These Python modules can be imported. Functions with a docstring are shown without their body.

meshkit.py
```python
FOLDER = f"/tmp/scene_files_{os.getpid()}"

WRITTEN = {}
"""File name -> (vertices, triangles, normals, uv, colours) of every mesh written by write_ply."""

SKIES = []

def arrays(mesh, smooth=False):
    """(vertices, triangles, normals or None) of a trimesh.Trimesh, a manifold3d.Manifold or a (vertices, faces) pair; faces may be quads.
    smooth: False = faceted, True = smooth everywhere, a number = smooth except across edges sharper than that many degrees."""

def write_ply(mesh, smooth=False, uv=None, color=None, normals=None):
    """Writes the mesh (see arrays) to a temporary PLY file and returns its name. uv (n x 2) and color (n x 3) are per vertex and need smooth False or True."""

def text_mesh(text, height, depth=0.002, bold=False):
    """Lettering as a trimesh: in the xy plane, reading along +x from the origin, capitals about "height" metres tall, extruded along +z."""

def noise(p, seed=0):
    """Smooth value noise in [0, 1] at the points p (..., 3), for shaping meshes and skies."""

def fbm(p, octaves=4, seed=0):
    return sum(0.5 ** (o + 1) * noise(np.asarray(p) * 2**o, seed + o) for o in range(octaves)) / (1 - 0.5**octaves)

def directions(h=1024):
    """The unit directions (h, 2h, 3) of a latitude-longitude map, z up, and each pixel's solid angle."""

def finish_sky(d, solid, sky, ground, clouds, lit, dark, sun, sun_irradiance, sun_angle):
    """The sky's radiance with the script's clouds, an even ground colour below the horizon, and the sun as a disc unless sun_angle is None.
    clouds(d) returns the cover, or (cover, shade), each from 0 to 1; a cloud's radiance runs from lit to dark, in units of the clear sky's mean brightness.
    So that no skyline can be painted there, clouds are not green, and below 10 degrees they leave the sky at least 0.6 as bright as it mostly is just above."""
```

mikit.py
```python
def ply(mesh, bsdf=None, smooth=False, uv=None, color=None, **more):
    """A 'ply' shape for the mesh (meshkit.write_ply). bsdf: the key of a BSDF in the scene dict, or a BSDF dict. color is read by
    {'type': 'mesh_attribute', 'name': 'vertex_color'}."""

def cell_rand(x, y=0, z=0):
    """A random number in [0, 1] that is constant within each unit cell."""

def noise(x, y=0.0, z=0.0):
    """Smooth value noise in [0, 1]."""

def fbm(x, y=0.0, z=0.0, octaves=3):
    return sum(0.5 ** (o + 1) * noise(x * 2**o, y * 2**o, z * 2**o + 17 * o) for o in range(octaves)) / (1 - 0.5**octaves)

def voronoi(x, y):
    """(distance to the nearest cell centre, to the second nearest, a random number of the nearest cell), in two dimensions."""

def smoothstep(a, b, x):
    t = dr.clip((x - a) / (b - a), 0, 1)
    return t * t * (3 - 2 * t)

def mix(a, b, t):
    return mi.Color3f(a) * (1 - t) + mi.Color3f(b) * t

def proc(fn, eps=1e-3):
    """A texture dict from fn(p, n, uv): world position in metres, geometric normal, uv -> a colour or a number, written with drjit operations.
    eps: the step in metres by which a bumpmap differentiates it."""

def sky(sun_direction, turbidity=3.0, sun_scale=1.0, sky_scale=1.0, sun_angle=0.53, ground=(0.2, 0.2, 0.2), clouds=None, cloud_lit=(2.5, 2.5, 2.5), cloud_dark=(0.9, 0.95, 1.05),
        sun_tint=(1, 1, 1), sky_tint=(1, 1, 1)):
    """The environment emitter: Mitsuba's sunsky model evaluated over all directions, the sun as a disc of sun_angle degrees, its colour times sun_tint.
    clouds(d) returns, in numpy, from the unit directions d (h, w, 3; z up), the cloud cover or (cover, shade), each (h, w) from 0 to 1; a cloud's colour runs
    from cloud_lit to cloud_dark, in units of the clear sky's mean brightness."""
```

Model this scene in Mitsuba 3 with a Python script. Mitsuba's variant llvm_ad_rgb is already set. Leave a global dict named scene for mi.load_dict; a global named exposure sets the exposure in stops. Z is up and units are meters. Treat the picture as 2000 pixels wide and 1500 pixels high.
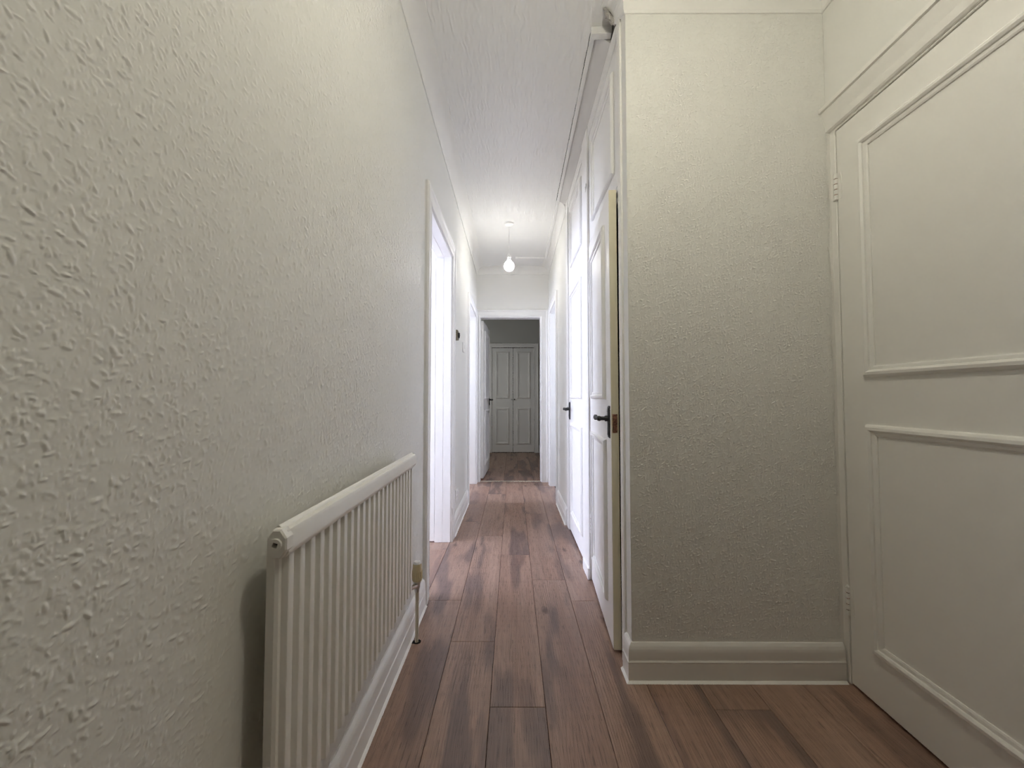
import math, random
import numpy as np, trimesh, drjit as dr
import manifold3d as m3
from manifold3d import Manifold, CrossSection
import mitsuba as mi
import mikit, meshkit
from mikit import noise, fbm, cell_rand, smoothstep, mix, proc

T = mi.ScalarTransform4f
scene, labels = {"type": "scene"}, {}
random.seed(5)
rng = np.random.default_rng(5)

# ------------------------------------------------------------------ camera, light levels, exposure
FOCAL, EYE = 740.0, 1.08
pitch, yaw = math.atan(25 / FOCAL), math.atan(2 / FOCAL)
look = [-math.sin(yaw) * math.cos(pitch), math.cos(yaw) * math.cos(pitch), EYE + math.sin(pitch)]
scene["camera"] = {"type": "perspective", "fov": math.degrees(2 * math.atan(1000 / FOCAL)), "fov_axis": "x",
                   "near_clip": 0.02, "far_clip": 60.0,
                   "to_world": T().look_at(origin=[0, 0, EYE], target=look, up=[0, 0, 1])}
exposure = 0.0
CORRIDOR_BULB = [56.0, 54.5, 51.0]
HALL_BULB = [166.0, 157.0, 130.0]
DAYLIGHT_LIVING = [14.0, 15.2, 19.8]      # window of the room behind the first doorway on the left
DAYLIGHT_LEFT = [12.0, 13.0, 16.6]
DAYLIGHT_RIGHT = [12.0, 13.0, 16.6]
DAYLIGHT_FAR = [2.2, 2.25, 2.2]


# ------------------------------------------------------------------ materials
def principled(color, rough=0.5, spec=0.5, metallic=0.0, **kw):
    c = color if isinstance(color, dict) else {"type": "rgb", "value": list(color)}
    d = {"type": "principled", "base_color": c, "roughness": rough, "specular": spec, **kw}
    if metallic:
        d["metallic"] = metallic
    return d


def bumped(inner, fn, eps=4e-4, scale=1.0):
    return {"type": "bumpmap", "arbitrary": proc(fn, eps), "scale": scale, "bsdf": inner}


def chips(a, b, seed):
    """Elongated woodchip bumps, one per unit cell, 0..1"""
    i, j = dr.floor(a - 0.5), dr.floor(b - 0.5)
    h = mi.Float(0)
    for da in (0, 1):
        for db in (0, 1):
            ci, cj = i + da, j + db
            r1, r2, r3 = cell_rand(ci, cj, seed), cell_rand(ci, cj, seed + 1), cell_rand(ci, cj, seed + 2)
            x, y = a - ci - 0.3 - 0.4 * r1, b - cj - 0.3 - 0.4 * r2
            ang = r3 * 3.1416
            c, s = dr.cos(ang), dr.sin(ang)
            u, v = (x * c + y * s) / 0.52, (y * c - x * s) / (0.16 + 0.14 * r1)
            h = dr.maximum(h, (0.25 + 0.75 * r2) * (1 - smoothstep(0.25, 1.0, dr.sqrt(u * u + v * v + 1e-6))))
    return h


def woodchip(p, n, uv):
    a, b = p.x + p.y, p.z
    a2, b2 = a + 0.006 * noise(a * 60, b * 60), b + 0.006 * noise(b * 60 + 9, a * 60)
    return 0.00115 * chips(a2 / 0.0125, b2 / 0.0125, 3) + 0.0008 * chips(a2 / 0.0075 + 0.37, b2 / 0.0075 + 0.61, 11) + 0.0006 * noise(a * 320, b * 320)


def bark(p, n, uv):
    a, b = p.x, p.y
    w = 0.35 * noise(a * 40, b * 25)
    return 0.0016 * noise(a * 190 + 3 * w, b * 34 + w) + 0.0007 * noise(a * 420, b * 90)


def brushed(p, n, uv):
    return 0.00012 * noise(p.x * 160 + p.y * 160, p.z * 160) + 0.00010 * fbm((p.x + p.y) * 30, p.z * 30)


def plank_colour(p, n, uv):
    k = dr.floor(uv.x)
    u, v = (uv.x - k) * 0.19, uv.y + 3.71 * k
    tone, tone2 = cell_rand(k, 3, 1), cell_rand(k, 8, 2)
    du = 0.012 * (fbm(u * 7 + 9 * tone, v * 1.7, k) - 0.5) + 0.004 * (noise(u * 30, v * 7, k) - 0.5)
    uu = u + du
    fine = noise(uu * 1100, v * 22, k) * 0.55 + noise(uu * 560, v * 12, k) * 0.45
    streak = fbm(uu * 70, v * 0.9, k)
    wide = fbm(uu * 22 + 4, v * 0.8, k)
    c = mix((0.182, 0.110, 0.080), (0.345, 0.228, 0.176), 0.12 + 0.22 * tone + 0.36 * streak + 0.36 * wide)
    # cathedral figure: nested arches round a wandering centre line
    centre = 0.055 + 0.085 * tone2 + 0.03 * (noise(v * 0.9, k) - 0.5)
    q = dr.abs(uu - centre)
    arch = q * 105 + 2.6 * noise(v * 0.55 + 7 * tone, k) * 3 + 1.5 * noise(uu * 20, v * 3.1, k)
    ring = dr.abs(arch - dr.floor(arch) - 0.5) * 2
    where = (1 - smoothstep(0.025, 0.075, q)) * smoothstep(0.42, 0.62, noise(v * 0.9 + 5, k + 3))
    c = mix(c, mi.Color3f(0.130, 0.070, 0.050), 0.50 * where * smoothstep(0.50, 1.0, ring))
    # dark smoky and reddish patches
    blot = fbm(u * 11 + 3, v * 2.1 + 2, k)
    c = mix(c, mi.Color3f(0.105, 0.072, 0.066), 0.72 * smoothstep(0.50, 0.70, blot))
    c = mix(c, mi.Color3f(0.225, 0.125, 0.088), 0.40 * smoothstep(0.52, 0.75, fbm(u * 8 + 30, v * 1.5, k)))
    c = c * (0.76 + 0.48 * fine)
    pores = smoothstep(0.70, 0.86, noise(uu * 640, v * 26, k))
    c = c * (1 - 0.30 * pores)
    kx, ky = (uv.x - k) * 2.0, v * 0.9
    ci, cj = dr.floor(kx), dr.floor(ky)
    has = cell_rand(ci + 2 * k, cj, 21)
    dx, dy = (kx - ci - 0.3 - 0.4 * cell_rand(ci, cj, 5)) * 0.095, (ky - cj - 0.3 - 0.4 * cell_rand(ci, cj, 7)) / 0.9
    d = dr.sqrt(dx * dx + 0.16 * dy * dy) + 0.008 * (noise(u * 120, v * 50) - 0.5)
    knot = dr.select(has > 0.86, 1 - smoothstep(0.003, 0.022, d), 0.0)
    return mix(c, mi.Color3f(0.060, 0.034, 0.028), 0.70 * knot)


def plank_relief(p, n, uv):
    k = dr.floor(uv.x)
    u, v = (uv.x - k) * 0.19, uv.y + 3.71 * k
    return 0.00022 * noise(u * 520, v * 9, k) + 0.00018 * noise(u * 90, v * 2.5, k)


def wall_colour(p, n, uv):
    return mix((0.725, 0.725, 0.690), (0.765, 0.760, 0.730), fbm(p.x * 1.7 + p.y * 1.7, p.z * 1.7))


def rust_colour(p, n, uv):
    return mix((0.05, 0.02, 0.014), (0.34, 0.16, 0.10), smoothstep(0.35, 0.65, fbm(p.x * 400 + p.y * 300, p.z * 300)))


def edge_colour(p, n, uv):
    return mix((0.76, 0.70, 0.50), (0.82, 0.78, 0.62), fbm(p.x * 60, p.z * 3.5))


def skim_colour(p, n, uv):
    return mix((0.56, 0.545, 0.535), (0.66, 0.65, 0.635), fbm(p.x * 22, p.y * 5))


MATERIALS = {
    "wallpaper": bumped(principled(proc(wall_colour), 0.55, 0.35), woodchip),
    "ceiling_paper": bumped(principled((0.80, 0.80, 0.785), 0.7, 0.3), bark),
    "wall_paint": principled(proc(wall_colour), 0.50, 0.35),
    "ceiling_paint": principled((0.80, 0.80, 0.785), 0.7, 0.3),
    "plaster_paint": principled((0.79, 0.785, 0.76), 0.6, 0.3),
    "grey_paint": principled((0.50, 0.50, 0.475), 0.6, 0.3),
    "skim_paint": principled(proc(skim_colour), 0.6, 0.3),
    "gloss_paint": principled((0.82, 0.815, 0.80), 0.42, 0.5),
    "satin_paint": principled((0.80, 0.79, 0.755), 0.38, 0.45),
    "caulk": principled((0.84, 0.83, 0.80), 0.5, 0.4),
    "planks": bumped(principled(proc(plank_colour), 0.40, 0.45), plank_relief),
    "underlay": principled((0.035, 0.022, 0.016), 0.8, 0.2),
    "bare_edge": principled(proc(edge_colour), 0.45, 0.4),
    "black_iron": principled((0.035, 0.036, 0.036), 0.38, 0.6, 0.6),
    "rusty_steel": principled(proc(rust_colour), 0.55, 0.5, 0.4),
    "chrome": principled((0.62, 0.62, 0.60), 0.22, 0.6, 1.0),
    "bronze": principled((0.20, 0.175, 0.125), 0.35, 0.5, 0.5),
    "aged_plastic": principled((0.56, 0.47, 0.29), 0.4, 0.5),
    "white_plastic": principled((0.82, 0.82, 0.81), 0.35, 0.5),
    "dark_void": principled((0.012, 0.011, 0.010), 0.9, 0.1),
    "cupboard_inside": principled((0.09, 0.07, 0.05), 0.8, 0.2),
    "raw_plaster": principled((0.36, 0.345, 0.33), 0.85, 0.2),
    "radiator_enamel": principled((0.80, 0.79, 0.75), 0.26, 0.5),
    "old_pipe": principled((0.60, 0.555, 0.45), 0.4, 0.5),
    "frosted_pane": principled((0.8, 0.8, 0.8), 0.5, 0.4),
}
for k, b in MATERIALS.items():
    if b["type"] == "bumpmap":
        scene[k] = b
    else:
        scene[k] = {"type": "twosided", "bsdf": b}


# ------------------------------------------------------------------ scene helpers
def obj(name, mesh, mat, parent=None, smooth=False, uv=None, label=None, **more):
    base = (parent + "__" if parent else "") + name
    key, i = base, 0
    while key in scene or key in labels or any(q.startswith(key + "__") for q in scene):
        i += 1
        key = f"{base}_{i:03d}"
    scene[key] = mikit.ply(mesh, mat, smooth=smooth, uv=uv, **more)
    if label:
        labels[key] = {"label": label}
    return key


def thing(name, label, cat, group=None, kind=None):
    key, i = name, 0
    while key in scene or key in labels:
        i += 1
        key = f"{name}_{i:03d}"
    tag(key, label, cat, group, kind)
    return key


def tag(key, label, cat, group=None, kind=None):
    labels[key] = {"label": label, "category": cat}
    if group:
        labels[key]["group"] = group
    if kind:
        labels[key]["kind"] = kind
    return key


def struct(name, mesh, mat, label, cat, smooth=False):
    scene[name] = mikit.ply(mesh, mat, smooth=smooth)
    return tag(name, label, cat, None, "structure")


def cat_m(*ms):
    return trimesh.util.concatenate([tm(m) for m in ms])


def tm(m):
    if isinstance(m, trimesh.Trimesh):
        return m
    v, f, _ = meshkit.arrays(m)
    return trimesh.Trimesh(v, f, process=False)


def cube(x0, x1, y0, y1, z0, z1):
    return Manifold.cube((x1 - x0, y1 - y0, z1 - z0)).translate((x0, y0, z0))


def box(x0, x1, y0, y1, z0, z1, b=0.002):
    """Chamfered box"""
    b = min(b, 0.45 * min(x1 - x0, y1 - y0, z1 - z0))
    pts = []
    for x, sx in ((x0, 1), (x1, -1)):
        for y, sy in ((y0, 1), (y1, -1)):
            for z, sz in ((z0, 1), (z1, -1)):
                pts += [(x + sx * b, y + sy * b, z), (x + sx * b, y, z + sz * b), (x, y + sy * b, z + sz * b)]
    return Manifold.hull_points(np.array(pts))


def to(mesh, O, S, N, Z=(0, 0, 1)):
    """Local (s, n, z) -> world O + s S + n N + z Z"""
    m = tm(mesh).copy()
    R = np.array([S, N, Z], float)
    flip = np.linalg.det(R) < 0
    m = trimesh.Trimesh(np.asarray(O, float) + m.vertices @ R, m.faces[:, ::-1] if flip else m.faces, process=False)
    return m


def run(profile, path, zf=None, closed=False):
    """Sweep a closed profile [(offset to the left of the path, height)] along a 2D polyline with mitred corners.
    zf(x, y): height of the profile's zero."""
    prof = np.array(profile, float)
    P = np.array(path, float)
    n = len(P)
    if closed:
        D = np.roll(P, -1, 0) - P
    else:
        D = P[1:] - P[:-1]
    D /= np.linalg.norm(D, axis=1, keepdims=True)
    L = np.stack([-D[:, 1], D[:, 0]], 1)
    rings = []
    for i in range(n):
        if closed:
            a, b = L[i - 1], L[i]
        else:
            a, b = L[max(i - 1, 0)], L[min(i, n - 2)]
        m = (a + b) / (1 + a @ b)
        xy = P[i] + prof[:, :1] * m
        z = prof[:, 1] + (zf(xy[:, 0], xy[:, 1]) if zf else 0)
        rings.append(np.column_stack([xy, z]))
    V = np.concatenate(rings)
    k = len(prof)
    F = []
    for i in range(n if closed else n - 1):
        a, b = i * k, ((i + 1) % n) * k
        for j in range(k):
            q = (j + 1) % k
            F += [[a + j, b + j, b + q], [a + j, b + q, a + q]]
    if not closed:
        tri = np.array(m3.triangulate([prof]))
        F += [list(t[::-1]) for t in tri] + [list(t + (n - 1) * k) for t in tri]
    m = trimesh.Trimesh(V, F, process=False)
    m.fix_normals()
    if m.is_watertight and m.volume < 0:
        m.invert()
    return m


def ceil_z(y):
    return 2.832 - 0.0181 * np.asarray(y, float)


PANEL_PROFILE = [(0, 0), (0, 0.004), (0.004, 0.0065), (0.010, 0.0075), (0.0125, 0.0075), (0.0135, 0.012), (0.019, 0.0165), (0.027, 0.0155), (0.033, 0.010), (0.036, 0.004), (0.036, 0)]


def panel_moulding(s0, s1, z0, z1, scale=1.0):
    """Planted rectangular moulding, outer edge s0..s1, z0..z1, on the local plane n=0 (proud towards +n)"""
    prof = np.array(PANEL_PROFILE) * scale
    w = prof[:, 0].max()
    # path counter-clockwise in (s, z), offset to the left = inwards; profile offset 0 at inner edge
    p = np.column_stack([w - prof[:, 0], prof[:, 1]])
    m = run(p[::-1], [(s0, z0), (s1, z0), (s1, z1), (s0, z1)], closed=True)
    v = m.vertices[:, [0, 2, 1]]
    m = trimesh.Trimesh(v, m.faces[:, ::-1], process=False)
    if m.volume < 0:
        m.invert()
    return m


ARCHITRAVE = [(0, 0), (0.012, 0), (0.016, 0.002), (0.018, 0.010), (0.0145, 0.016), (0.0145, 0.050), (0.017, 0.056), (0.022, 0.062), (0.024, 0.070), (0.021, 0.078), (0.012, 0.082), (0, 0.082)]


def architrave(s0, s1, z1, width=0.082, plain_ends=True):
    """Three-sided architrave round an opening s0..s1, 0..z1 (local plane n=0, proud to +n)"""
    prof = np.array(ARCHITRAVE)[:, ::-1] * [width / 0.082, 1]
    # path left jamb up, across, right jamb down; offset to the left of travel = outwards
    m = run(prof, [(s0, 0), (s0, z1), (s1, z1), (s1, 0)])
    m = trimesh.Trimesh(m.vertices[:, [0, 2, 1]], m.faces[:, ::-1], process=False)
    if m.volume < 0:
        m.invert()
    return m


SKIRTING = [(0, 0), (0.0185, 0), (0.0185, 0.070), (0.0203, 0.073), (0.0203, 0.075), (0.0185, 0.078), (0.0172, 0.080), (0.0172, 0.112), (0.0160, 0.120), (0.0125, 0.130), (0.0070, 0.1385), (0.0050, 0.141), (0, 0.141)]
CAULK = [(0.016, 0), (0.0275, 0), (0.0235, 0.0035), (0.0185, 0.0070), (0.016, 0.0070)]
COVING = lambda d, w: [(0, 0), (0, -d), (0.006, -d), (0.009, -d + 0.010)] + [(0.009 + (w - 0.015) * (1 - math.cos(t)), -d + 0.010 + (d - 0.018) * math.sin(t)) for t in np.linspace(0.15, math.pi / 2 - 0.1, 8)] + [(w - 0.004, -0.006), (w, -0.005), (w, 0)]


def cyl(p0, p1, r0, r1=None, seg=20):
    p0, p1 = np.array(p0, float), np.array(p1, float)
    d = p1 - p0
    L = np.linalg.norm(d)
    m = Manifold.cylinder(L, r0, r0 if r1 is None else r1, seg)
    R = trimesh.geometry.align_vectors([0, 0, 1], d / L)
    R[:3, 3] = p0
    return m.transform(R[:3, :4])


def lathe(profile, centre, seg=28):
    """Revolve (r, z) round the vertical axis through centre"""
    m = tm(trimesh.creation.revolve(np.array(profile, float), sections=seg))
    m.apply_translation(centre)
    return m


# ------------------------------------------------------------------ room shell
LX, RX = -0.47, 0.46          # corridor wall faces
FY = 1.49                     # wall facing the camera beside the cupboards
EY = 4.85                     # end wall
WT = 0.11                     # wall thickness
TOP = 2.95

# left wall with two doorways
D1 = (2.08, 2.87, 2.165)
D2 = (3.965, 4.745, 2.10)
m = cube(LX - WT, LX, -0.7, 4.96, 0, TOP) - cube(LX - 1, LX + 1, D1[0], D1[1], -1, D1[2]) - cube(LX - 1, LX + 1, D2[0], D2[1], -1, D2[2])
struct("wall_left", m, "wallpaper", "long left wall in cream woodchip paper running past the radiator", "wall")

m = cube(RX, RX + WT, 3.20, 4.96, 0, TOP) - cube(RX - 1, RX + 1, 3.955, 4.635, -1, 2.115)
struct("wall_right_far", m, "wallpaper", "short white right wall between the cupboards and the end door", "wall")

m = cube(0.456, 1.60, FY, FY + 0.105, 0, TOP)
struct("wall_facing", m, "wallpaper", "cream woodchip wall facing the camera between the cupboards and the big panelled door", "wall")

m = cube(LX - WT, RX + WT, EY, EY + 0.11, 0, TOP) - cube(-0.437, 0.366, EY - 1, EY + 1, -1, 2.115)
struct("wall_end", m, "plaster_paint", "white end wall above the doorway at the end of the corridor", "wall")

# right wall of the near hall: turned by 2.1 degrees; local s towards the camera, n into the room
A = math.radians(2.1)
RO, RS, RN = np.array([1.27, 1.475, 0]), np.array([-math.sin(A), -math.cos(A), 0]), np.array([-math.cos(A), math.sin(A), 0])
RW = 0.80   # door opening ends at this s
m = cube(-0.014, 2.2, -0.11, 0.015, 0, TOP) - cube(-0.5, RW, -1, 1, -1, 2.14)
struct("wall_right", to(m, RO, RS, RN), "wallpaper", "cream right wall around and above the big panelled door", "wall")

# woodchip paper with real relief where the camera stands close
def hsh(i, j, k):
    x = (i.astype(np.int64) * 374761393 + j.astype(np.int64) * 668265263 + k * 974711) & 0xFFFFFFFF
    x = ((x ^ (x >> 13)) * 1274126177) & 0xFFFFFFFF
    x = ((x ^ (x >> 15)) * 2246822519) & 0xFFFFFFFF
    return (x ^ (x >> 16)) / 4294967295.0


def vnoise(a, b, k):
    i, j = np.floor(a), np.floor(b)
    s, t = a - i, b - j
    s, t = s * s * (3 - 2 * s), t * t * (3 - 2 * t)
    return (hsh(i, j, k) * (1 - s) + hsh(i + 1, j, k) * s) * (1 - t) + (hsh(i, j + 1, k) * (1 - s) + hsh(i + 1, j + 1, k) * s) * t


def sstep(a, b, x):
    t = np.clip((x - a) / (b - a), 0, 1)
    return t * t * (3 - 2 * t)


def np_chips(a, b, seed, lean, keep, fat=0.0):
    rot = 0.5 + 0.77 * seed
    a, b = a * math.cos(rot) + b * math.sin(rot), b * math.cos(rot) - a * math.sin(rot)
    h = np.zeros_like(a)
    i, j = np.floor(a), np.floor(b)
    for da in (-1, 0, 1):
        for db in (-1, 0, 1):
            ci, cj = i + da, j + db
            r1, r2, r3, r4 = (hsh(ci, cj, seed + q) for q in range(4))
            x, y = a - ci - hsh(ci, cj, seed + 7), b - cj - hsh(ci, cj, seed + 8)
            ang = lean - rot + (r3 - 0.5) * 2.2
            u, v = (x * np.cos(ang) + y * np.sin(ang)) / (0.30 + 0.30 * r4), (y * np.cos(ang) - x * np.sin(ang)) / (0.15 + fat + 0.13 * r1)
            h = np.maximum(h, (r2 < keep) * (0.3 + 0.7 * r4) * (1 - sstep(0.35, 1.0, np.sqrt(u * u + v * v))))
    return h


def woodchip_height(a, b, lean, size=1.0, amp=1.0, fat=0.0):
    a, b = a / size, b / size
    wa, wb = a + 0.003 * vnoise(a * 90, b * 90, 5), b + 0.003 * vnoise(a * 90, b * 90, 6)
    h = 0.00150 * np_chips(wa / 0.0150, wb / 0.0150, 3, lean, 0.60, fat)
    h = np.maximum(h, 0.00120 * np_chips(wa / 0.0100 + 0.4, wb / 0.0100 + 0.3, 31, lean, 0.75, fat))
    h = h + 0.00058 * np_chips(wa / 0.0066 + 0.1, wb / 0.0066 + 0.7, 61, lean, 0.9, fat)
    return amp * size * (h + 0.00018 * vnoise(a * 190 + b * 120, b * 190 - a * 120, 8) + 0.0005 * vnoise(a * 52 + b * 30, b * 52 - a * 30, 9))


def grid_mesh(a, b, fn):
    """fn(A, B) -> (n, m, 3) points over the tensor grid a x b"""
    A_, B_ = np.meshgrid(a, b, indexing="ij")
    v = fn(A_, B_).reshape(-1, 3)
    n, m = A_.shape
    i, j = np.meshgrid(np.arange(n - 1), np.arange(m - 1), indexing="ij")
    q = np.stack([i * m + j, (i + 1) * m + j, (i + 1) * m + j + 1, i * m + j + 1], -1).reshape(-1, 4)
    return v, np.vstack([q[:, [0, 1, 2]], q[:, [0, 2, 3]]])


ys, y = [], 0.24
while y < 1.985:
    ys.append(y)
    y += min(max(0.0011, 2.0 * y * y / 348), 0.0027)
ys = np.array(ys)
pieces = []
bounds = [0.24, 0.40, 0.60, 0.85, 1.20, 1.99]
for lo, hi in zip(bounds[:-1], bounds[1:]):
    q = ys[(ys >= lo - 0.004) & (ys <= hi + 0.004)]
    z0, z1 = max(0.139, EYE - 1.06 * hi - 0.03), min(2.73, EYE + 1.14 * hi + 0.04)
    zz = np.arange(z0, z1, min(0.0028, max(0.0014, 0.0034 * (lo + hi) / 2)))
    pieces.append(grid_mesh(q, zz, lambda a, b: np.stack([LX + 0.0002 + woodchip_height(a, b, -0.85, 0.92, 1.0 + 0.5 * sstep(0.6, 1.3, a)), a, b], -1)))
off, V_, F_ = 0, [], []
for v, f in pieces:
    V_.append(v)
    F_.append(f + off)
    off += len(v)
obj("woodchip_paper", (np.vstack(V_), np.vstack(F_)), "wall_paint", "wall_left", smooth=True)
v, f = grid_mesh(np.arange(0.4585, 1.2555, 0.0021), np.arange(0.139, 2.640, 0.0021), lambda a, b: np.stack([a, FY - 0.0002 - woodchip_height(a + 7, b, 0.4, 0.78, 1.45, 0.07), b], -1))
obj("woodchip_paper", (v, f), "wall_paint", "wall_facing", smooth=True)

# sloping ceiling slab
v, f, _ = meshkit.arrays(cube(-0.60, 1.50, -0.75, 4.97, 0, 0.06))
v[:, 2] += ceil_z(v[:, 1])
struct("ceiling", (v, f), "ceiling_paper", "white corridor ceiling in streaky textured paper", "ceiling")

v, f = grid_mesh(np.arange(-0.385, 0.372, 0.0032), np.concatenate([np.arange(1.42, 2.4, 0.0065), np.arange(2.4, 3.6, 0.011)]), lambda a, b: np.stack([a, b, ceil_z(b) - 0.0002 - 0.0026 * sstep(0.25, 0.85, vnoise(a * 120 + 2.4 * vnoise(a * 30, b * 22, 3), b * 21, 4)) * (0.4 + 0.6 * vnoise(a * 30, b * 9, 8)) - 0.0005 * vnoise(a * 260, b * 60, 5)], -1))
obj("streaked_paper", (v, f[:, ::-1]), "ceiling_paint", "ceiling", smooth=True)

# floor: dark base plus single laminate planks
struct("floor", cat_m(cube(-3.3, 1.62, -1.4, 4.90, -0.06, -0.009), cube(-1.8, 1.8, 4.90, 7.5, -0.06, -0.009), cube(0.52, 2.6, 3.3, 5.2, -0.06, -0.0095)), "underlay", "brown laminate plank floor of the corridor and hall", "floor")
plank_id = 0


def plank(x0, x1, y0, y1):
    global plank_id
    plank_id += 1
    g, b = 0.0007, 0.0013
    X0, X1, Y0, Y1 = x0 + g, x1 - g, y0 + g, y1 - g
    v = []
    for z, i in ((-0.009, 0), (-b, 0), (0, b)):
        v += [(X0 + i, Y0 + i, z), (X1 - i, Y0 + i, z), (X1 - i, Y1 - i, z), (X0 + i, Y1 - i, z)]
    v = np.array(v)
    f = [[8, 9, 10, 11]] + [[a + j, a + (j + 1) % 4, a + 4 + (j + 1) % 4, a + 4 + j] for a in (0, 4) for j in range(4)]
    uv = np.column_stack([plank_id + 0.02 + 0.96 * (v[:, 0] - x0) / 0.194, v[:, 1]])
    obj("plank", (v, np.array(f)), "planks", "floor", uv=uv)


PITCH, PLEN = 0.1943, 1.27
edges = [-0.081 + PITCH * k for k in range(-14, 9)]
seam = {0: 1.357, -1: 1.71, -2: 2.05, 1: 1.003, 2: 0.775, 3: 0.60, 4: 1.348, 5: 1.05, 6: 0.78, -3: 1.45, -4: 1.9, -5: 1.2, 7: 1.0, 8: 0.5}
for k in range(-13, 8):
    x0, x1 = -0.081 + PITCH * k, -0.081 + PITCH * (k + 1)
    s = seam.get(k, 0.6 + (k * 0.43) % 1.27)
    ya = -1.4 if x0 > -0.58 else 0.9
    yb = 4.885 if -0.58 < x1 and x0 < 0.50 else (1.50 if x0 > 0.50 else 4.885)
    if x0 > 0.50:
        yb = 1.49
    cuts = [ya] + [s + PLEN * j for j in range(-3, 5) if ya + 0.05 < s + PLEN * j < yb - 0.05] + [yb]
    lo, hi = x0, min(x1, 1.40)
    for c0, c1 in zip(cuts[:-1], cuts[1:]):
        plank(lo, hi, c0, c1)
for k in range(-7, 9):   # room beyond the end door
    x0 = 0.074 + PITCH * (k - 1)
    s = {1: 5.60, 0: 6.15}.get(k, 5.2 + (k * 0.47) % 1.27)
    cuts = [4.90] + [s + PLEN * j for j in range(-2, 3) if 4.95 < s + PLEN * j < 7.33] + [7.38]
    for c0, c1 in zip(cuts[:-1], cuts[1:]):
        plank(x0, x0 + PITCH, c0, c1)

# ------------------------------------------------------------------ side rooms (their windows give the corridor its daylight)
def room_shell(name, x0, x1, y0, y1, z1, open_side, label, hole):
    t = 0.1
    m = cube(x0 - t, x1 + t, y0 - t, y1 + t, -0.01, z1 + t) - cube(x0, x1, y0, y1, -1, z1)
    if open_side == "right":
        m = m - cube(x1 - 0.01, x1 + 1, y0 - 1, y1 + 1, -1, 5)
    elif open_side == "left":
        m = m - cube(x0 - 1, x0 + 0.01, y0 - 1, y1 + 1, -1, 5)
    elif open_side == "front":
        m = m - cube(x0 - 1, x1 + 1, y0 - 1, y0 + 0.01, -1, 5)
    if hole:
        m = m - hole
    struct(name, m, "grey_paint" if name == "wall_far_room" else "plaster_paint", label, "wall")


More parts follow.
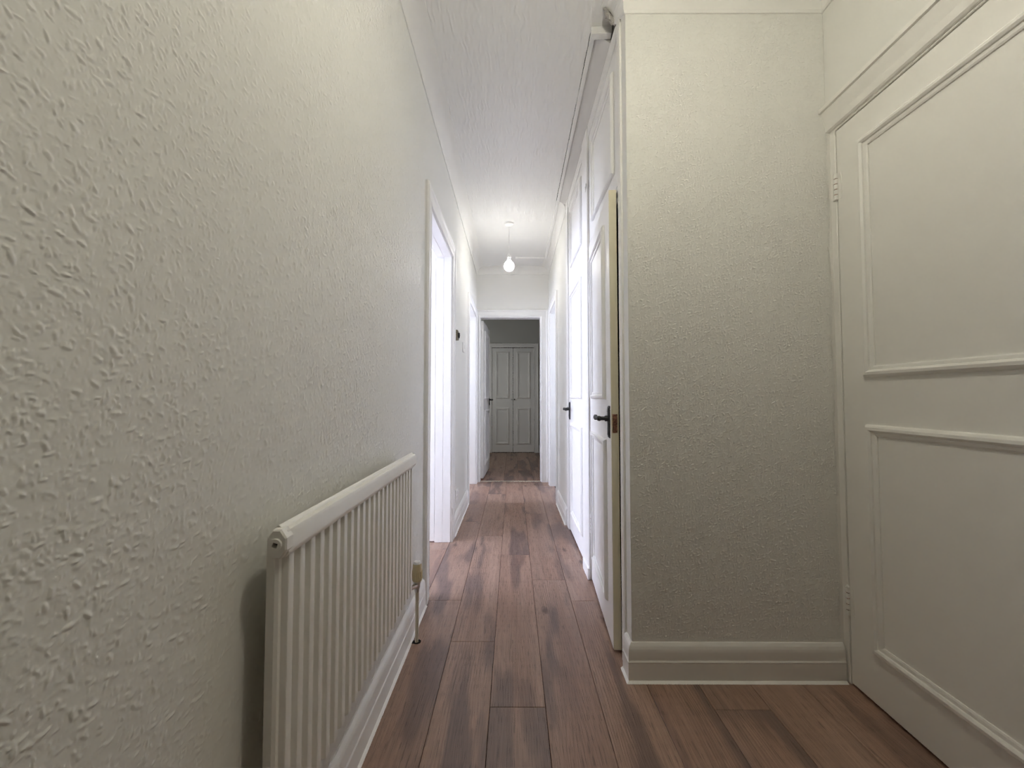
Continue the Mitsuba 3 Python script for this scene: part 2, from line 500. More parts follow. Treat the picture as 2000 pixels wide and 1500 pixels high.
def window(name, xw, y0, y1, z0, z1, inward, light, label):
    """Casement with a lit pane in a wall of constant x; inward = +1 or -1 (room side)"""
    key = thing(name, label, "window", kind="structure")
    m = cube(xw - 0.04, xw + 0.04, y0, y1, z0, z1) - cube(xw - 1, xw + 1, y0 + 0.05, y1 - 0.05, z0 + 0.05, z1 - 0.05) + cube(xw - 0.03, xw + 0.03, (y0 + y1) / 2 - 0.025, (y0 + y1) / 2 + 0.025, z0 + 0.04, z1 - 0.04)
    obj("frame", m, "gloss_paint", key)
    v = np.array([[xw, y0 + 0.045, z0 + 0.045], [xw, y1 - 0.045, z0 + 0.045], [xw, y1 - 0.045, z1 - 0.045], [xw, y0 + 0.045, z1 - 0.045]])
    f = np.array([[0, 1, 2], [0, 2, 3]])
    if inward < 0:
        f = f[:, ::-1]
    obj("pane", (v, f), "frosted_pane", key, emitter={"type": "area", "radiance": {"type": "rgb", "value": light}})
    obj("sill", box(min(xw, xw + inward * 0.14), max(xw, xw + inward * 0.14), y0 - 0.05, y1 + 0.05, z0 - 0.04, z0), "gloss_paint", key)


room_shell("wall_left_room", -3.1, LX - WT, 0.9, 3.45, 2.75, "right", "walls of the bright room behind the first doorway on the left", cube(-4, -3.05, 1.15, 2.85, 0.9, 2.25))
window("window_1", -3.13, 1.15, 2.85, 0.9, 2.25, 1, DAYLIGHT_LIVING, "bright window of the room behind the first doorway on the left")
room_shell("wall_left_far_room", -2.6, LX - WT, 3.55, 4.90, 2.75, "right", "walls of the room behind the far doorway on the left", cube(-4, -2.55, 3.7, 4.7, 0.95, 2.2))
window("window_2", -2.63, 3.7, 4.7, 0.95, 2.2, 1, DAYLIGHT_LEFT, "window of the room behind the far doorway on the left")
room_shell("wall_right_far_room", RX + WT, 2.5, 3.42, 5.0, 2.75, "left", "walls of the room behind the far doorway on the right", cube(2.45, 4, 3.7, 4.7, 0.95, 2.2))
window("window_3", 2.53, 3.7, 4.7, 0.95, 2.2, -1, DAYLIGHT_RIGHT, "window of the room behind the far doorway on the right")
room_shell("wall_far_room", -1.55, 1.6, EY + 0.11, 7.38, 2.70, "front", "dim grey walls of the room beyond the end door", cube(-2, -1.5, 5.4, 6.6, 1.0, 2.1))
window("window_4", -1.58, 5.4, 6.6, 1.0, 2.1, 1, DAYLIGHT_FAR, "shaded window in the left wall of the far room")

# ------------------------------------------------------------------ coving, skirting, door linings
prof = COVING(0.088, 0.088)
struct("trim_1", run(prof, [(LX, EY), (LX, -0.7)], lambda x, y: ceil_z(y)), "plaster_paint", "long white coving along the top of the left wall", "coving", 40)
struct("trim_2", run(prof, [(RX, EY), (LX, EY)], lambda x, y: ceil_z(y)), "plaster_paint", "white coving above the end doorway", "coving", 40)
struct("trim_3", run(prof, [(RX, 3.215), (RX, EY)], lambda x, y: ceil_z(y)), "plaster_paint", "white coving on the far right wall past the cupboards, cut off at the cupboard end", "coving", 40)
prof = COVING(0.172, 0.066)
c1, c2 = RO + RN * 0.015, RO + RN * 0.015 + RS * 2.2
m = run(prof, [(c2[0], c2[1]), (c1[0], FY), (0.456, FY), (0.456, 1.62)], lambda x, y: ceil_z(y))
vv = m.vertices.copy()
near = (vv[:, 1] > 1.55) & (vv[:, 0] < 0.6)
vv[near, 2] = ceil_z(vv[near, 1]) + (vv[near, 2] - ceil_z(vv[near, 1])) * 0.46
m = trimesh.Trimesh(vv, m.faces, process=False)
struct("trim_4", m, "plaster_paint", "cream coving around the hall above the facing wall, broken off beside the cupboards", "coving")


def skirting(name, path, label, mat="gloss_paint"):
    struct(name, run(SKIRTING, path), mat, label, "skirting board")
    obj("caulk", run(CAULK, path), "caulk", name, smooth=30, label="bead of white caulk along the floor")


skirting("baseboard_left", [(LX, 1.993), (LX, -0.7)], "moulded white skirting board under the radiator")
skirting("baseboard_left_far", [(LX, 3.878), (LX, 2.958)], "white skirting board on the left wall between the two doorways")
skirting("baseboard_right_far", [(RX, 3.225), (RX, 3.868)], "white skirting board on the right wall past the cupboards")
skirting("baseboard_facing", [(1.262, FY), (0.456, FY), (0.456, 1.549)], "moulded cream skirting board below the facing woodchip wall", "satin_paint")
skirting("baseboard_far_room", [(1.6, 7.375), (0.505, 7.375)], "skirting board beside the cupboard in the dim far room")

Y = np.array([0, 1.0, 0])


def lining(x0, x1, y0, y1, z1, t=0.022):
    """Door lining in a wall of constant x (opening already cut)"""
    return cat_m(box(x0, x1, y0 - 0.002, y0 + t, 0, z1), box(x0, x1, y1 - t, y1 + 0.002, 0, z1), box(x0, x1, y0 + t - .001, y1 - t + .001, z1 - t, z1 + 0.002))


struct("trim_5", cat_m(to(architrave(D1[0] + 0.012, D1[1] - 0.012, D1[2] - 0.012, 0.095), (LX, 0, 0), (0, 1, 0), (1, 0, 0)), lining(LX - WT - 0.004, LX + 0.004, *D1)), "gloss_paint", "white moulded frame of the bright doorway on the left, just past the radiator", "door frame")
obj("door_stop", cat_m(box(LX - WT - 0.003, LX - 0.055, D1[0] + 0.02, D1[0] + 0.0235, 0, D1[2] - 0.02), box(LX - WT - 0.003, LX - 0.055, D1[1] - 0.0235, D1[1] - 0.02, 0, D1[2] - 0.02), box(LX - WT - 0.003, LX - 0.055, D1[0] + 0.03, D1[1] - 0.03, D1[2] - 0.0235, D1[2] - 0.02)), "gloss_paint", "trim_5")
struct("trim_6", cat_m(to(architrave(D2[0] + 0.012, D2[1] - 0.012, D2[2] - 0.012, 0.082), (LX, 0, 0), (0, 1, 0), (1, 0, 0)), lining(LX - WT - 0.004, LX + 0.004, *D2)), "gloss_paint", "white frame of the far doorway on the left, beside the end door", "door frame")
struct("trim_7", cat_m(to(architrave(3.955 + 0.012, 4.635 - 0.012, 2.103, 0.082), (RX, 0, 0), (0, 1, 0), (-1, 0, 0)), lining(RX - 0.004, RX + WT + 0.004, 3.955, 4.635, 2.115)), "gloss_paint", "white frame of the far doorway on the right, beside the end door", "door frame")
# end door frame
m = cat_m(box(-0.439, -0.420, EY - 0.004, EY + 0.115, 0, 2.117), box(0.350, 0.368, EY - 0.004, EY + 0.115, 0, 2.117), box(-0.421, 0.351, EY - 0.004, EY + 0.115, 2.098, 2.117))
am = to(architrave(-0.428, 0.357, 2.106, 0.100), (0, EY, 0), (1, 0, 0), (0, -1, 0))
am = trimesh.intersections.slice_mesh_plane(am, [1, 0, 0], [LX + 0.006, 0, 0], cap=False)
am = trimesh.intersections.slice_mesh_plane(am, [-1, 0, 0], [RX - 0.006, 0, 0], cap=False)
struct("trim_8", cat_m(m, am), "gloss_paint", "white moulded frame of the doorway at the end of the corridor", "door frame")
struct("trim_9", box(-0.437, 0.366, 4.876, 4.896, -0.004, 0.004, 0.003), "old_pipe", "thin pale threshold strip across the end doorway", "threshold strip")


# ------------------------------------------------------------------ door furniture
def lever_handle(parent, O, S, N, z, reach=1, scale=1.0):
    """Black lever on a long back plate: S along the door towards the hinge, N out of the door"""
    k = obj("handle", to(box(-0.019, 0.019, 0, 0.007, z - 0.085, z + 0.055, 0.003) + box(-0.013, 0.013, 0.006, 0.010, z - 0.075, z + 0.047, 0.002), O, S, N), "black_iron", parent, smooth=30, label="black iron lever handle on a long plate")
    neck = cyl((0, 0.006, z), (0, 0.022, z), 0.0125) + cyl((0, 0.02, z), (0, 0.047, z), 0.0085)
    ball = Manifold.sphere(0.0115, 24).translate((0, 0.047, z))
    pts = [(0, .0105), (0.020, .0085), (0.045, .0068), (0.072, .0085), (0.084, .0115), (0.100, .0125), (0.112, .011)]
    arm = ball
    for (a, ra), (b, rb) in zip(pts[:-1], pts[1:]):
        q = []
        for x, r in ((a, ra), (b, rb)):
            q += [(x, 0.047 + dy * r * 0.75, z + dz * r) for dy in (-1, 1) for dz in (-0.45, 0.45)] + [(x, 0.047 + dy * r * 0.35, z + dz * r) for dy in (-1, 1) for dz in (-1, 1)]
        arm = arm + Manifold.hull_points(np.array(q))
    obj("lever", to(neck + arm, O, S, N), "black_iron", k, smooth=30)
    return k


def butt_hinge(parent, O, S, N, z, h=0.10, mat="gloss_paint", r=0.007, knuckles=5):
    k = obj("hinge", to(box(-0.022, 0.022, -0.0015, 0.0012, z - h / 2, z + h / 2, 0.0006), O, S, N), mat, parent, smooth=30)
    ms = []
    for i in range(knuckles):
        a = z - h / 2 + i * h / knuckles
        ms.append(tm(cyl((0, 0.004, a + 0.0014), (0, 0.004, a + h / knuckles - 0.0014), r, seg=14)))
    ms.append(tm(cyl((0, 0.004, z + h / 2), (0, 0.004, z + h / 2 + 0.006), r * 0.8, r * 0.4, seg=14)))
    obj("pin", to(cyl((0, 0.004, z - h / 2 + 0.002), (0, 0.004, z + h / 2 - 0.002), r * 0.72, seg=10), O, S, N), "rusty_steel", k, smooth=30)
    obj("knuckle", to(trimesh.util.concatenate(ms), O, S, N), mat, k, smooth=30)
    return k


def leaf(parent, name, O, S, N, w, z0, z1, t, panels, mat="gloss_paint", s0=0.0, mscale=1.0, tilt=0.0, label=None):
    """Door leaf: front face on n=0, thickness behind; planted mouldings"""
    O = np.asarray(O, float)
    Z = (tilt * N[0], tilt * N[1], 1)
    k = obj(name, to(box(s0, w, -t, 0, z0, z1, 0.0025), O, S, N, Z), mat, parent, label=label) if parent else name
    if not parent:
        scene[name] = mikit.ply(to(box(s0, w, -t, 0, z0, z1, 0.0025), O, S, N, Z), mat)
    for p in panels:
        obj("panel_moulding", to(panel_moulding(*p, mscale), O, S, N, Z), mat, k)
    return k


# big panelled door at the right
struct("trim_10", cat_m(to(box(-0.020, 0.012, -0.10, 0.002, 0, 2.143, 0.002), RO, RS, RN), to(box(0.012, RW, -0.10, 0.002, 2.128, 2.143, 0.002), RO, RS, RN), to(box(RW - 0.018, RW + 0.03, -0.1, 0.016, 0, 2.143), RO, RS, RN)), "satin_paint", "narrow cream frame around the big panelled door on the right", "door frame")
hp = [(0, 2.135), (0.010, 2.135), (0.016, 2.140), (0.018, 2.150), (0.021, 2.165), (0.028, 2.185), (0.034, 2.205), (0.035, 2.2115), (0.044, 2.213), (0.045, 2.228), (0.040, 2.231), (0, 2.231)]
hm = run(hp, [(-0.015, 0.0), (0.92, 0.0)])
obj("head_moulding", to(hm, RO, RS, RN), "satin_paint", "trim_10", label="heavy moulded head above the door")
tag("door_1", "big cream two-panel door filling the right edge, beside the facing wall", "door", None, "structure")
leaf(None, "door_1", RO, RS, RN, RW - 0.022, 0.009, 2.124, 0.040, [(0.114, 0.665, 1.148, 2.018), (0.114, 0.665, 0.184, 0.982)], "satin_paint", s0=0.0155, mscale=1.12)
butt_hinge("door_1", RO + RS * 0.0135, RS, RN, 1.90, 0.105, "satin_paint", r=0.0085)
butt_hinge("door_1", RO + RS * 0.0135, RS, RN, 0.31, 0.105, "satin_paint", r=0.0085)

# ragged gloss-paint edges where the woodwork paint runs onto the facing wall's paper
def ragged(along, base, tip, fn, amp, seed):
    r = np.random.default_rng(seed)
    n = len(along)
    j = tip + amp * (r.random(n) ** 2.2 - 0.3) + 0.4 * amp * np.sin(np.arange(n) * 0.07)
    v = np.vstack([fn(along, np.full(n, base)), fn(along, j)])
    q = np.array([[i, i + 1, n + i + 1, n + i] for i in range(n - 1)])
    return v, np.vstack([q[:, [0, 1, 2]], q[:, [0, 2, 3]]])


obj("paint_edge", ragged(np.arange(0.14, 2.14, 0.004), 0.0, 0.011, lambda t, d: np.stack([1.2685 - d, np.full_like(t, FY - 0.0024), t], -1), 0.008, 1), "satin_paint", "trim_10", label="ragged painted edge against the woodchip")
obj("paint_edge", ragged(np.arange(0.457, 1.262, 0.004), 0.0, 0.010, lambda t, d: np.stack([t, np.full_like(t, FY - 0.0024), 0.139 + d], -1), 0.008, 2), "satin_paint", "baseboard_facing", label="ragged painted edge above the skirting")

# leaf standing open inside the first left doorway (hinged on its far jamb)
tag("door_2", "white door standing open inside the bright doorway on the left", "door", None, "structure")
leaf(None, "door_2", (-0.584, 2.8465, 0), (-1, 0, 0), (0, -1, 0), 0.745, 0.008, 2.138, 0.038, [(0.15, 0.61, 1.06, 2.02), (0.15, 0.61, 0.18, 0.88)])
lever_handle("door_2", (-0.584 - 0.69, 2.8465, 0), (1, 0, 0), (0, -1, 0), 1.0)

# end door, open into the far room
a3 = math.radians(2.4)
S3, N3 = (math.sin(a3), math.cos(a3), 0), (math.cos(a3), -math.sin(a3), 0)
tag("door_3", "white panelled door swung open into the dim room at the corridor's end", "door", None, "structure")
leaf(None, "door_3", (-0.387, 4.972, 0), S3, N3, 0.765, 0.018, 2.085, 0.045, [(0.10, 0.655, 1.05, 1.97), (0.10, 0.655, 0.17, 0.90)])
O3 = np.array([-0.387, 4.972, 0]) + np.array(S3) * 0.71
lever_handle("door_3", O3, (-S3[0], -S3[1], 0), N3, 1.035)
butt_hinge("door_3", (-0.410, 4.966, 0), (-1, 0, 0), (0, -1, 0), 1.90, mat="gloss_paint")

# leaf in the far doorway on the right, standing open inside its room
tag("door_4", "white door seen edge-on in the far doorway on the right", "door", None, "structure")
leaf(None, "door_4", (RX + WT + 0.008, 4.600, 0), (1, 0, 0), (0, -1, 0), 0.64, 0.012, 2.085, 0.038, [(0.10, 0.54, 1.06, 1.97), (0.10, 0.54, 0.17, 0.88)])

# ------------------------------------------------------------------ built-in cupboards along the right
CX = 0.463
cup = thing("built_in_cupboard", "tall white built-in cupboard with its lower door ajar, nearest the camera on the right", "cupboard")
obj("jamb_post", box(0.4480, 0.53, 1.550, 1.596, 0, 2.728, 0.003), "satin_paint", cup, label="chipped cream post at the wall corner")
obj("post", box(0.449, 0.50, 2.272, 2.432, 0.0, 2.725, 0.003), "gloss_paint", cup, label="white post between the two cupboard bays")
obj("plinth_block", box(0.440, 0.46, 2.268, 2.432, 0, 0.070, 0.004), "gloss_paint", cup)
obj("top_rail", box(0.457, 0.50, 1.594, 2.272, 2.668, 2.742, 0.003), "gloss_paint", cup)
obj("mid_rail", cat_m(box(0.4635, 0.52, 1.594, 2.272, 1.993, 2.012, 0.002), box(0.478, 0.52, 1.594, 2.272, 1.965, 1.994, 0.002)), "gloss_paint", cup)
obj("inside", cat_m(cube(1.04, 1.06, 1.60, 2.36, 0, 2.74), cube(0.52, 1.06, 2.34, 2.36, 0, 2.74), cube(0.53, 1.04, 1.597, 1.60, 0, 2.74), cube(0.53, 1.04, 1.60, 2.34, 1.97, 1.99)), "cupboard_inside", cup)
C0 = (CX, 2.268, 0)
obj_u = leaf(cup, "overhead_door", C0, (0, -1, 0), (-1, 0, 0), 0.668, 2.014, 2.666, 0.028, [(0.105, 0.575, 2.095, 2.575)], s0=0.003)
obj("catch", cat_m(box(0.448, 0.452, 2.285, 2.318, 2.345, 2.385, 0.001), cyl((0.446, 2.292, 2.365), (0.446, 2.262, 2.365), 0.005, seg=12), box(0.4405, 0.4495, 2.258, 2.268, 2.358, 2.374, 0.001)), "chrome", cup, label="small metal catch on the post")
S1 = np.array([0.424 - CX, 1.637 - 2.266, 0])
W1 = np.linalg.norm(S1)
S1 /= W1
N1 = np.array([S1[1], -S1[0], 0])
if N1[0] > 0:
    N1 = -N1
d1 = leaf(cup, "door", (CX, 2.266, 0), S1, N1, W1, 0.013, 1.988, 0.034, [(0.085, W1 - 0.105, 1.068, 1.880), (0.085, W1 - 0.105, 0.160, 0.885)], s0=0.003, tilt=0.0025, label="white panelled lower door standing ajar")
Zt = (0.0025 * N1[0], 0.0025 * N1[1], 1)
obj("lock_edge", to(box(W1 - 0.001, W1 + 0.0012, -0.034, -0.0015, 0.013, 1.988, 0.0005), (CX, 2.266, 0), S1, N1, Zt), "bare_edge", d1, label="bare yellowed timber edge")
obj("lock_plate", to(box(W1 + 0.0005, W1 + 0.0035, -0.027, -0.006, 0.925, 1.005, 0.001), (CX, 2.266, 0), S1, N1, Zt), "rusty_steel", d1, label="rusty latch plate")
lever_handle(d1, np.array([CX, 2.266, 0]) + S1 * (W1 - 0.035), -S1, N1, 0.985)
butt_hinge(d1, np.array([CX, 2.266, 0]), (0, -1, 0), (-1, 0, 0), 0.33, 0.11, "gloss_paint", r=0.005)
butt_hinge(d1, np.array([CX, 2.266, 0]), (0, -1, 0), (-1, 0, 0), 1.70, 0.11, "gloss_paint", r=0.005)

cup2 = thing("built_in_cupboard", "white built-in cupboard with all doors shut, farther along the right, past the middle post", "cupboard")
obj("jamb_post", box(0.452, 0.52, 3.118, 3.205, 0, 2.735, 0.003), "gloss_paint", cup2)
obj("top_rail", box(0.457, 0.50, 2.434, 3.118, 2.655, 2.728, 0.003), "gloss_paint", cup2)
obj("mid_rail", box(0.4635, 0.52, 2.434, 3.118, 1.978, 2.014, 0.002), "gloss_paint", cup2)
obj("inside", cat_m(cube(1.04, 1.06, 2.438, 3.21, 0, 2.74), cube(0.52, 1.06, 3.19, 3.21, 0, 2.74), cube(0.52, 1.06, 2.438, 2.452, 0, 2.74)), "cupboard_inside", cup2)
leaf(cup2, "overhead_door", (CX, 2.435, 0), (0, 1, 0), (-1, 0, 0), 0.680, 2.016, 2.652, 0.028, [(0.075, 0.560, 2.105, 2.570)], s0=0.002)
d2 = leaf(cup2, "door", (CX, 2.435, 0), (0, 1, 0), (-1, 0, 0), 0.680, 0.012, 1.976, 0.034, [(0.10, 0.580, 1.065, 1.895), (0.10, 0.580, 0.155, 0.875)], s0=0.002)
lever_handle(d2, (CX, 3.082, 0), (0, -1, 0), (-1, 0, 0), 0.982)

# soffit over the cupboards: a skimmed strip from the trunking down to the cupboard head
m = run([(0, -0.052), (0.060, -0.012), (0.075, -0.004), (0.075, 0.012), (-0.05, 0.012), (-0.05, -0.052)], [(0.463, 1.738), (0.463, 3.213)], lambda x, y: ceil_z(y))
struct("trim_11", m, "skim_paint", "grey skimmed strip of ceiling above the cupboards", "ceiling strip")

# cable trunking under the ceiling
tr = thing("cable_trunking", "long white cable trunking along the ceiling edge above the cupboards", "cable trunking")
P0, P1 = np.array([0.378, 1.735]), np.array([0.394, 4.50])


def trunk(p0, p1, w, h):
    d = (p1 - p0) / np.linalg.norm(p1 - p0)
    q = np.array([-d[1], d[0]])
    v = []
    for p in (p0, p1):
        for o, z in ((-w, -0.001), (-w, -h + 0.002), (-w + 0.002, -h), (w - 0.002, -h), (w, -h + 0.002), (w, -0.001)):
            c = p + q * o
            v.append((c[0], c[1], float(ceil_z(c[1])) + z))
    f = [[j, (j + 1) % 6, 6 + (j + 1) % 6, 6 + j] for j in range(6)]
    m = trimesh.Trimesh(*meshkit.arrays((np.array(v), np.array(f)))[:2], process=False)
    cap = [[0, 1, 2], [0, 2, 3], [0, 3, 4], [0, 4, 5]]
    m = trimesh.Trimesh(m.vertices, np.vstack([m.faces, np.array(cap)[:, ::-1], np.array(cap) + 6]), process=False)
    m.fix_normals()
    return m


obj("channel", trunk(P0, P1, 0.0105, 0.019), "white_plastic", tr)
obj("gap", trunk(P0 + [-0.0005, 0], P1 + [-0.0005, 0], 0.0120, 0.0035), "dark_void", tr, label="dark gap along the trunking")
obj("short_channel", trunk(np.array([0.366, 1.722]), np.array([0.4585, 1.716]), 0.016, 0.036), "white_plastic", tr, label="short end piece turning to the wall corner")
tr2 = tag("cable_trunking_001", "short white trunking crossing the ceiling beside the lit bulb", "cable trunking")
scene[tr2] = mikit.ply(trunk(np.array([0.045, 4.487]), np.array([0.384, 4.487]), 0.0115, 0.018), "white_plastic")
obj("end_box", cat_m(box(0.028, 0.052, 4.470, 4.504, float(ceil_z(4.487)) - 0.024, float(ceil_z(4.487)) + .001)), "white_plastic", tr2)

# broken plaster where the coving was cut away beside the cupboards
cr = np.array([[0.400, 1.616, -0.004], [0.402, 1.634, 0.002], [0.412, 1.640, -0.022], [0.424, 1.630, -0.050], [0.440, 1.628, -0.070], [0.4555, 1.635, -0.074], [0.4555, 1.616, -0.080], [0.430, 1.616, -0.060], [0.412, 1.616, -0.036], [0.4555, 1.645, 0.002], [0.445, 1.650, -0.04]])
cr[:, 2] += ceil_z(cr[:, 1])
bm = Manifold.hull_points(cr).refine_to_length(0.009)
v, f, _ = meshkit.arrays(bm)
v = v + 0.0030 * (np.array([[float(math.sin(137.1 * a + 91.7 * b + 53.3 * c)) for c in (1, 2, 3)] for a, b in zip(v[:, 0] * 9, v[:, 2] * 7 + v[:, 1] * 5)]))
obj("broken_end", (v, f), "raw_plaster", "trim_4", label="crumbled grey plaster where the coving is broken")

# ------------------------------------------------------------------ radiator
rad = thing("radiator", "white ribbed panel radiator on the left wall in the foreground", "radiator")
RY0, RY1, RZ0, RZ1 = 0.668, 1.545, 0.305, 0.846
nrib, pitch_r = 23, (1.545 - 0.668 - 0.012) / 23
prof = []
y = RY0 + 0.006
for i in range(nrib):
    a = y + i * pitch_r
    prof += [(a, 0.0), (a + 0.20 * pitch_r, 0.0), (a + 0.36 * pitch_r, 0.0075), (a + 0.42 * pitch_r, 0.0085), (a + 0.80 * pitch_r, 0.0085), (a + 0.86 * pitch_r, 0.0075)]
prof.append((RY1 - 0.006, 0.0))
XB = -0.4105   # valley of the front sheet
zs = [(RZ0, -0.006, 1.0), (RZ0 + 0.004, 0, 1.0), (RZ1 - 0.046, 0, 1.0), (RZ1 - 0.036, 0, 0.0), (RZ1 - 0.01, 0, 0.0)]
V, F = [], []
front = [(RY0, -0.004)] + prof + [(RY1, -0.004)]
back = [(RY1, -0.018), (RY0, -0.018)]
ring = front + back
k = len(ring)
for z, dx, amp in zs:
    for (yy, h) in ring:
        V.append((XB + (h * amp if h > 0 else h), yy, z))
for i in range(len(zs) - 1):
    for j in range(k):
        q = (j + 1) % k
        F += [[i * k + j, i * k + q, (i + 1) * k + q], [i * k + j, (i + 1) * k + q, (i + 1) * k + j]]
tri = np.array(m3.triangulate([np.array([(a, b) for a, b in ring])[::-1]]))
tri = k - 1 - tri
F += [list(t) for t in tri] + [list(t[::-1] + (len(zs) - 1) * k) for t in tri]
pm = trimesh.Trimesh(V, F, process=False)
pm.fix_normals()
obj("panel", pm, "radiator_enamel", rad, smooth=28)
# top rail: rounded octagonal box section with a shallow groove on top
tp = [(-0.398, 0.800), (-0.3935, 0.806), (-0.3925, 0.812), (-0.3925, 0.838), (-0.3955, 0.8455), (-0.400, 0.8475), (-0.4055, 0.848), (-0.408, 0.8525), (-0.412, 0.8545), (-0.4155, 0.852), (-0.417, 0.846), (-0.4215, 0.842), (-0.4235, 0.836), (-0.4235, 0.812), (-0.420, 0.804), (-0.416, 0.800)]
tp2 = [(a + 0.408, b) for a, b in tp]
m = run([(-o, h) for o, h in tp2], [(-0.408, RY0 + 0.004), (-0.408, RY1)])
obj("top_rail", m, "radiator_enamel", rad, smooth=35)
ce = np.array([-0.407, 0.826])
ringp = []
for t in np.arange(8) * math.pi / 4 + math.pi / 8:
    ringp.append((ce[0] + 0.0185 * math.cos(t), ce[1] + 0.027 * math.sin(t)))
capm = Manifold.hull_points(np.array([(x, RY0 - 0.006, z) for x, z in ringp] + [(ce[0] + (x - ce[0]) * 1.0, RY0 + 0.012, ce[1] + (z - ce[1])) for x, z in ringp] + [(ce[0] + (x - ce[0]) * 0.86, RY0 - 0.009, ce[1] + (z - ce[1]) * 0.9) for x, z in ringp]))
capm = capm - cyl((ce[0], RY0 - 0.02, ce[1]), (ce[0], RY0 + 0.006, ce[1]), 0.0085, seg=20)
obj("end_cap", capm, "radiator_enamel", rad, smooth=25)
plug = cyl((ce[0], RY0 - 0.0135, ce[1]), (ce[0], RY0 + 0.006, ce[1]), 0.0105, seg=24) - Manifold.cube((0.0085, 0.02, 0.0085), True).rotate((0, 18, 0)).translate((ce[0], RY0 - 0.008, ce[1]))
pk = obj("plug", plug, "radiator_enamel", rad, smooth=25, label="plug with a square socket in the rail's end")
obj("socket", Manifold.cube((0.0084, 0.001, 0.0084), True).rotate((0, 18, 0)).translate((ce[0], RY0 - 0.001, ce[1])), "dark_void", pk, label="dark square socket")
for yb in (0.80, 1.39):
    obj("bracket", box(-0.4705, -0.428, yb, yb + 0.025, 0.40, 0.80), "radiator_enamel", rad)
# valve and pipe at the far bottom corner
VX, VY = -0.4165, 1.672
vk = obj("valve", lathe([(0, 0.283), (0.0195, 0.283), (0.0205, 0.288), (0.0205, 0.330), (0.0190, 0.333), (0.0190, 0.350), (0.016, 0.358), (0, 0.360)], (VX, VY, 0)), "aged_plastic", rad, smooth=30, label="yellowed thermostatic valve head")
ribs = [tm(box(-0.0022, 0.0022, 0.0195, 0.0222, 0.292, 0.326, 0.0008).rotate((0, 0, a)).translate((VX, VY, 0))) for a in range(0, 360, 24)]
obj("grip", trimesh.util.concatenate(ribs), "aged_plastic", vk)
obj("cap", lathe([(0, 0.352), (0.0165, 0.352), (0.0170, 0.358), (0.013, 0.365), (0, 0.367)], (VX, VY, 0)), "white_plastic", vk, smooth=30, label="white cap")
obj("valve_body", cat_m(lathe([(0, 0.236), (0.010, 0.236), (0.010, 0.25), (0.013, 0.255), (0.013, 0.268), (0.0155, 0.270), (0.0155, 0.283), (0, 0.284)], (VX, VY, 0)), cyl((VX, VY, 0.262), (VX - 0.004, RY1 + 0.02, 0.300), 0.009), cyl((VX - 0.004, RY1 + 0.024, 0.30), (VX - 0.004, RY1 - 0.01, 0.332), 0.0115, seg=6)), "chrome", rad, smooth=30, label="metal valve body and nut")
obj("pipe", cat_m(cyl((VX - 0.008, VY + 0.035, -0.008), (VX - 0.004, VY + 0.02, 0.19), 0.0075), cyl((VX - 0.004, VY + 0.02, 0.188), (VX, VY, 0.246), 0.0075)), "old_pipe", rad, smooth=30, label="cream painted pipe into the floor")
hole = Manifold.cylinder(0.0008, 0.016, 0.016, 24).translate((VX - 0.006, VY + 0.035, 0.0002)) + cube(VX - 0.036, VX + 0.004, VY + 0.022, VY + 0.042, 0.0002, 0.001)
obj("floor_hole", hole, "dark_void", "floor", label="dark hole around the radiator pipe")

# ------------------------------------------------------------------ wall fittings
th = thing("thermostat", "small dark bronze thermostat on the left wall beside the bright doorway's frame", "thermostat")
pr = [(2.978, 1.535), (3.052, 1.535), (3.062, 1.545), (3.064, 1.578), (3.052, 1.598), (3.030, 1.609), (2.978, 1.609)]
m = Manifold.extrude(CrossSection([np.array(pr)]), 0.032)
v, f, _ = meshkit.arrays(m)
obj("case", trimesh.Trimesh(np.column_stack([LX + v[:, 2] - 0.0005, v[:, 0], v[:, 1]]), f, process=False), "bronze", th)
obj("dial", cat_m(cyl((LX + 0.031, 3.022, 1.572), (LX + 0.041, 3.022, 1.572), 0.021), box(LX + 0.04, LX + 0.044, 3.019, 3.025, 1.555, 1.589, 0.001)), "black_iron", th, smooth=30)
sw = thing("light_switch", "white light switch on the left wall between the two doorways", "light switch")
obj("plate", box(LX - 0.001, LX + 0.009, 3.50, 3.590, 1.497, 1.587, 0.003), "white_plastic", sw)
obj("rocker", box(LX + 0.008, LX + 0.014, 3.535, 3.555, 1.525, 1.560, 0.003), "white_plastic", sw)
so = thing("wall_socket", "white wall socket low on the left wall above the skirting", "socket")
obj("plate", box(LX - 0.001, LX + 0.009, 3.105, 3.205, 0.225, 0.320, 0.003), "white_plastic", so)
obj("rocker", box(LX + 0.008, LX + 0.013, 3.172, 3.188, 0.280, 0.306, 0.002), "white_plastic", so)
for a, b, c, d in ((3.150, 3.156, 0.283, 0.296), (3.136, 3.146, 0.257, 0.262), (3.160, 3.170, 0.257, 0.262)):
    obj("pin_hole", box(LX + 0.0085, LX + 0.0095, a, b, c, d, 0.0002), "dark_void", so)


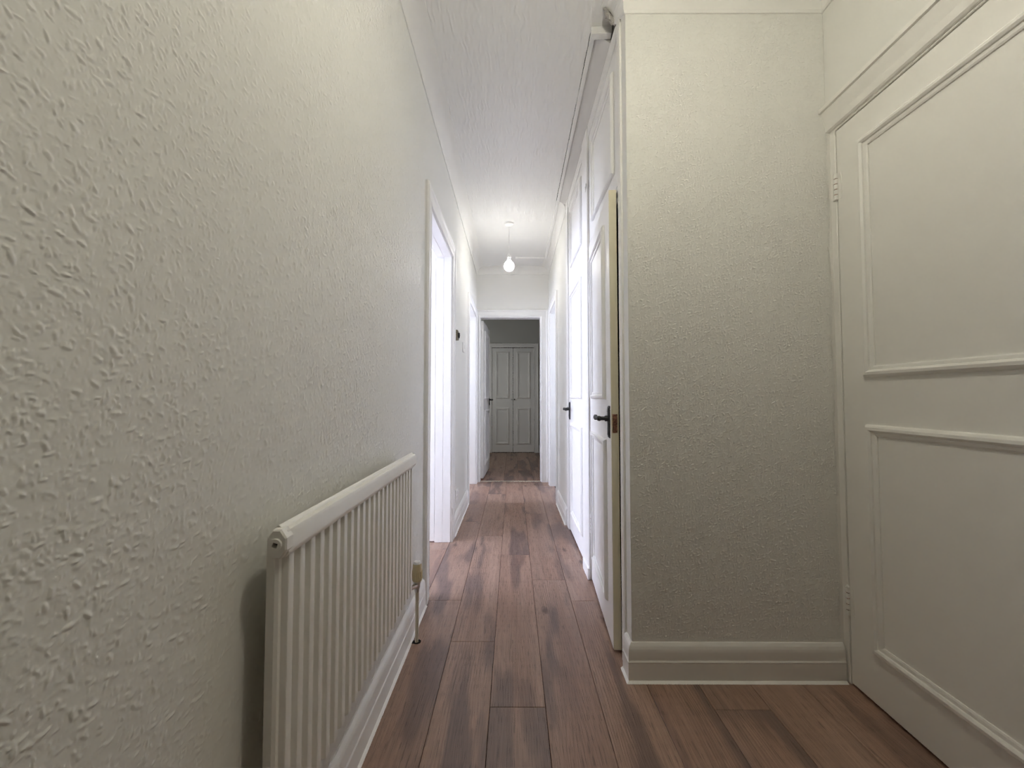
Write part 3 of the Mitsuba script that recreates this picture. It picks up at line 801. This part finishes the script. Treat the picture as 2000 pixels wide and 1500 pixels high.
# ------------------------------------------------------------------ pendant lamps
def pendant(name, x, y, zb, radiance, label, cat="ceiling light"):
    k = thing(name, label, cat)
    zc = float(ceil_z(y))
    obj("ceiling_rose", lathe([(0, zc + 0.002), (0.047, zc + 0.002), (0.047, zc - 0.006), (0.042, zc - 0.016), (0.024, zc - 0.024), (0.008, zc - 0.030), (0, zc - 0.030)], (x, y, 0)), "white_plastic", k, smooth=35)
    obj("cord", cyl((x, y, zc - 0.028), (x, y, zb + 0.125), 0.0032, seg=10), "white_plastic", k, smooth=60)
    obj("lamp_holder", lathe([(0, zb + 0.128), (0.006, zb + 0.128), (0.012, zb + 0.118), (0.017, zb + 0.108), (0.0185, zb + 0.090), (0.0205, zb + 0.088), (0.0205, zb + 0.080), (0.0185, zb + 0.078), (0.0185, zb + 0.062), (0, zb + 0.062)], (x, y, 0)), "white_plastic", k, smooth=30)
    pr = [(0, zb - 0.052)] + [(0.052 * math.sin(t), zb - 0.052 * math.cos(t)) for t in np.linspace(0.15, 2.35, 16)] + [(0.026, zb + 0.050), (0.0165, zb + 0.060), (0.0165, zb + 0.070), (0, zb + 0.070)]
    obj("bulb", lathe(pr, (x, y, 0), 24), "frosted_pane", k, smooth=40, emitter={"type": "area", "radiance": {"type": "rgb", "value": radiance}})


pendant("pendant_light", -0.038, 3.63, 2.345, CORRIDOR_BULB, "lit bare globe bulb hanging on a white cord from the corridor ceiling")
pendant("pendant_light", 0.34, 0.54, 2.36, HALL_BULB, "lit bare bulb on a short cord from the hall ceiling above the camera")

# ------------------------------------------------------------------ cupboard in the far room
FW = 7.375
cu3 = thing("built_in_cupboard", "dim grey double-door cupboard on the far wall of the room beyond the corridor", "cupboard")
obj("frame", to(architrave(-0.412, 0.412, 2.040, 0.085), (0, FW, 0), (1, 0, 0), (0, -1, 0)), "gloss_paint", cu3)
obj("inside", cube(-0.41, 0.41, FW + 0.0028, FW + 0.0045, 0, 2.04), "dark_void", cu3)
for sgn in (-1, 1):
    dk = leaf(cu3, "door", (sgn * 0.409, FW, 0), (-sgn, 0, 0), (0, -1, 0), 0.4055, 0.008, 2.032, 0.002, [(0.070, 0.335, 1.045, 1.958), (0.070, 0.335, 0.162, 0.868)], s0=0.0, mscale=1.25)
    obj("knob", cat_m(cyl((sgn * 0.028, FW - 0.022, 1.028), (sgn * 0.028, FW, 1.028), 0.006, seg=12), Manifold.sphere(0.014, 20).translate((sgn * 0.028, FW - 0.028, 1.028))), "chrome" if sgn < 0 else "black_iron", dk, smooth=30)
